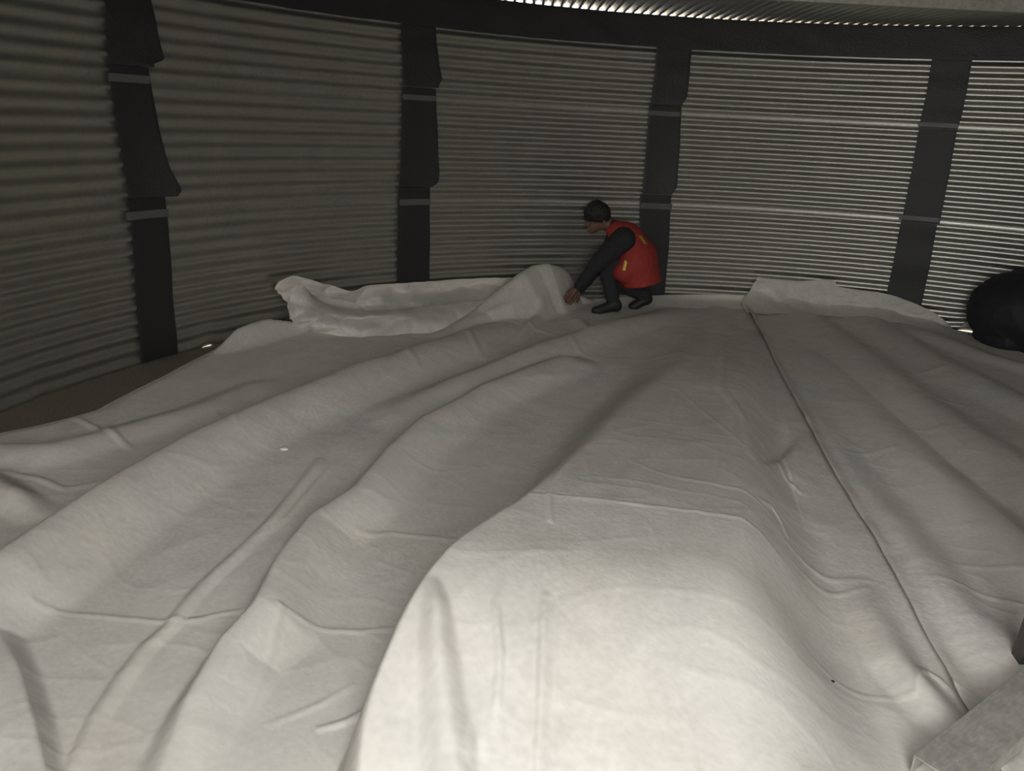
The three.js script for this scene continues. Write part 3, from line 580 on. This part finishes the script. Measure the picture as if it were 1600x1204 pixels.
  const handGs = [[handL, J.wrL, J.elL], [handR, J.wrR, J.elR]].map(([h, W, E2]) => meshField(union([...h, bone(W.clone().lerp(E2, 0.15), W.clone().addScaledVector(dl, 0.03), 0.026, 0.023)], 0.006), ...handBox(W), 0.0035));
  mesh('body', local(mergeGeometries([bodyG, headG, ...handGs])), skin, person);
  const eyeM = new THREE.MeshStandardMaterial({ color: 0x1a1412, roughness: 0.3 });
  for (const e of eyes) mesh('eye', local(new THREE.SphereGeometry(0.011, 12, 8).translate(e.x, e.y, e.z)), eyeM, person);
  // shirt with loose sleeves
  const rumple = (x, y, z) => 0.006 * noise.noise(x * 16, y * 16, z * 16) + 0.004 * noise.noise(x * 34, y * 20, z * 30);
  const shirt = union([...torso(0.004), bone(J.shL, J.elL, 0.102, 0.072), bone(J.elL, J.wrL, 0.062, 0.042), bone(J.shR, J.elR, 0.085, 0.064), bone(J.elR, J.wrR, 0.062, 0.042), bone(J.chest, J.shL, 0.09, 0.085), bone(J.chest, J.shR, 0.09, 0.085)], 0.03);
  mesh('shirt', local(meshField((x, y, z) => shirt(x, y, z) + rumple(x, y, z), lo, hi, 0.011)), shirtM, person);
  const trousers = union(legs(0.018), 0.03);
  mesh('trousers', local(meshField((x, y, z) => trousers(x, y, z) + rumple(x, y, z), lo, hi, 0.011)), trouserM, person);
  // vest: loose shell over the back, open below the arms, its hem hanging over the hips
  const hemA = atZ(1037, 434, zc), hemB = atZ(974, 445, zc), hn = V(hemA.y - hemB.y, hemB.x - hemA.x, 0).normalize(); if (hn.y > 0) hn.negate();
  const vestBones = union([bone(atZ(960, 358, zc), atZ(979, 372, zc), 0.075, 0.118, 1.38), bone(atZ(979, 372, zc), atZ(997, 400, zc), 0.118, 0.142, 1.3), bone(atZ(997, 400, zc), atZ(1000, 436, zc), 0.142, 0.185, 1.32), bone(atZ(990, 412, zc + 0.12), atZ(974, 424, zc + 0.17), 0.12, 0.088)], 0.09);
  const vest = (x, y, z) => Math.max(vestBones(x, y, z) + 0.5 * rumple(x, y, z), (x - hemA.x) * hn.x + (y - hemA.y) * hn.y);
  const vestMesh = mesh('vest', local(meshField(vest, lo, hi, 0.009)), vestM, person);
  // yellow bands on the vest: bent onto its surface
  function onVest(px, py) { const d = ray(px, py); let t = (zc + 0.45) / d.z; let best = t, low = 1e9; for (let i = 0; i < 400 && t < (zc - 0.4) / d.z; i++) { const f = vest(d.x * t, EYE + d.y * t, d.z * t); if (f < low) { low = f; best = t; } if (f < 0.0008) break; t += Math.max(0.001, f * 0.5); } t = best; return V(d.x * t, EYE + d.y * t, d.z * t); }
  function stripe(c) { const P = c.map(([x, y]) => onVest(x, y).add(V(0, 0, 0.004))); return gridGeometry(4, 8, (u, v) => { const a = P[0].clone().lerp(P[1], u), b = P[3].clone().lerp(P[2], u); return a.lerp(b, v); }, 0.003); }
  mesh('yellow_stripe', local(stripe([[976.5, 405.5], [980, 409], [977, 422.5], [972.5, 422]])), yellowM, vestMesh);
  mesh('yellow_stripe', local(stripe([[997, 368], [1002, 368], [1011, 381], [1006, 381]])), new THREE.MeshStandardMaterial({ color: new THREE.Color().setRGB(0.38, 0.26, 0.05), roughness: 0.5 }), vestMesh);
  // hair: short and full, coming low over the bowed forehead
  const hair = union([bone(atZ(932, 331, zc), atZ(936, 333, zc), 0.101, 0.098, 0.92), bone(atZ(921, 334, zc), atZ(919, 341, zc), 0.05, 0.035, 1.3), bone(atZ(944, 339, zc), atZ(946, 345, zc), 0.05, 0.035, 1.3)], 0.03);
  const faceCut = (x, y, z) => (x - atZ(915, 346, zc).x) * -0.05 + (atZ(930, 345, zc).y - y);
  mesh('hair', local(meshField((x, y, z) => Math.max(hair(x, y, z) + 0.007 * noise.noise(x * 40, y * 40, z * 40), faceCut(x, y, z)), [J.head.x - 0.2, J.head.y - 0.15, zc - 0.18], [J.head.x + 0.2, J.head.y + 0.2, zc + 0.18], 0.006)), hairM, person);
  for (const [an, to, he] of [[J.anL, J.toL, J.heL], [J.anR, J.toR, J.heR]]) {
    const sh = union([bone(he.clone().add(V(0, 0.01, 0)), to, 0.045, 0.034), bone(an, he, 0.048, 0.044), bone(an.clone().lerp(he, 0.6), to.clone().add(V(0.03, 0.0, 0)), 0.042, 0.034, 1.1)], 0.02);
    const l2 = [Math.min(he.x, to.x) - 0.1, Math.min(he.y, to.y) - 0.1, he.z - 0.15], h2 = [Math.max(he.x, to.x) + 0.1, an.y + 0.08, he.z + 0.15];
    mesh('shoe', local(meshField(sh, l2, h2, 0.006)), shoeM, person);
  }
}

// ------------------------------------------------------------------ the dark bundle at the right edge
{
  const p0 = atHeight(1632, 556, 0.02), c = V(p0.x, 0, p0.z - 0.30);
  const t = thing('dark_bundle', 'big rounded navy black bundle lying on the floor at the right edge', 'bundle', c.toArray());
  const at = (x, y, z) => V(c.x + x, y, c.z + z);
  const E = atZ(1613, 488, c.z), lump = atZ(1556, 527, c.z + 0.02);
  const f = union([(x, y, z) => (Math.hypot((x - E.x) / 0.48, (y - E.y) / 0.355, (z - E.z) / 0.42) - 1) * 0.36, bone(lump, V(lump.x + 0.8, lump.y, lump.z), 0.13, 0.13, 1.9)], 0.02);
  const g = meshField((x, y, z) => Math.max(f(x, y, z) + 0.012 * noise.noise(x * 5, y * 7, z * 5) - 0.010 * Math.pow(1 - Math.abs(noise.noise(x * 3 + y * 4, y * 3, z * 6)), 6), 0.006 - y, Math.hypot(x - CX, z - CZ) - (R - AMP - 0.02)), [c.x - 0.5, 0, c.z - 0.5], [c.x + 0.85, 0.95, c.z + 0.5], 0.018);
  g.translate(-c.x, 0, -c.z);
  mesh('wrapping', g, new THREE.MeshStandardMaterial({ color: new THREE.Color().setRGB(0.016, 0.017, 0.022), roughness: 0.7, bumpMap: fabricGrain, bumpScale: 0.004 }), t);
}

// ------------------------------------------------------------------ the galvanised channel lying in the right corner, and the dark bar behind it
{
  const A = atHeight(1428, 1180, 0.10), B = atHeight(1600, 1044, 0.13), d = B.clone().sub(A).normalize(), far = A.clone().addScaledVector(d, 1.9);
  const t = thing('steel_channel', 'galvanised steel channel lying slantwise on the cloth in the lower right corner', 'channel', A.toArray());
  const n = V(-d.z, 0, d.x).normalize(); if (n.z < 0) n.negate();   // towards the camera
  const a0 = V(0, 0, 0), L = far.clone().sub(A);
  const top = (o, y) => [a0.clone().addScaledVector(n, o).add(V(0, y, 0)), L.clone().addScaledVector(n, o).add(V(0, y, 0))];
  mesh('web', boxBar(...top(0.065, 0), 0.13, 0.004, V(0, 1, 0), 0.0015), M.galv, t);
  mesh('flange', boxBar(...top(0.002, -0.028), 0.004, 0.056, V(0, 1, 0), 0.0015), M.galv, t);
  mesh('flange', boxBar(...top(0.128, -0.028), 0.004, 0.056, V(0, 1, 0), 0.0015), M.galv, t);
  const b0 = atHeight(1594, 1038, 0.06), dark = new THREE.MeshStandardMaterial({ color: new THREE.Color().setRGB(0.06, 0.055, 0.05), roughness: 0.6 });
  const s = thing('dark_trestle', 'dark grey steel trestle, one leg showing at the right edge behind the galvanised channel', 'trestle', b0.toArray());
  const tops = [V(0.17, 0.78, -0.17), V(0.80, 0.78, -0.02)], feet = [[V(0, 0, 0), V(0.42, -0.01, -0.42)], [V(0.68, -0.01, 0.16), V(0.98, -0.01, -0.26)]];
  feet.forEach((pair, k) => pair.forEach((f) => mesh('leg', boxBar(f, tops[k], 0.045, 0.045, V(0, 0, 1), 0.004), dark, s)));
  mesh('top_bar', boxBar(tops[0].clone().lerp(tops[1], -0.08).setY(0.80), tops[0].clone().lerp(tops[1], 1.08).setY(0.80), 0.06, 0.05, V(0, 1, 0), 0.004), dark, s);
}

for (const [px, py, r, c, name, label, cat] of [[444, 699, 0.016, [0.85, 0.84, 0.8], 'white_scrap', 'tiny white scrap lying alone on the left of the cloth', 'scrap'], [1297, 1082, 0.006, [0.03, 0.03, 0.03], 'dark_crumb', 'tiny dark crumb on the white cloth beside the mound', 'crumb']]) {
  const p = atHeight(px, py, 0.05); p.y = groundHeight(p.x, p.z) + r * 0.25;
  const g = new THREE.IcosahedronGeometry(r, 1); g.scale(1.3, 0.5, 0.9); const m = mesh(name, g, new THREE.MeshStandardMaterial({ color: new THREE.Color().setRGB(...c), roughness: 0.7 })); m.position.copy(p); m.userData = { label, category: cat };
}

renderer.render(scene, camera);
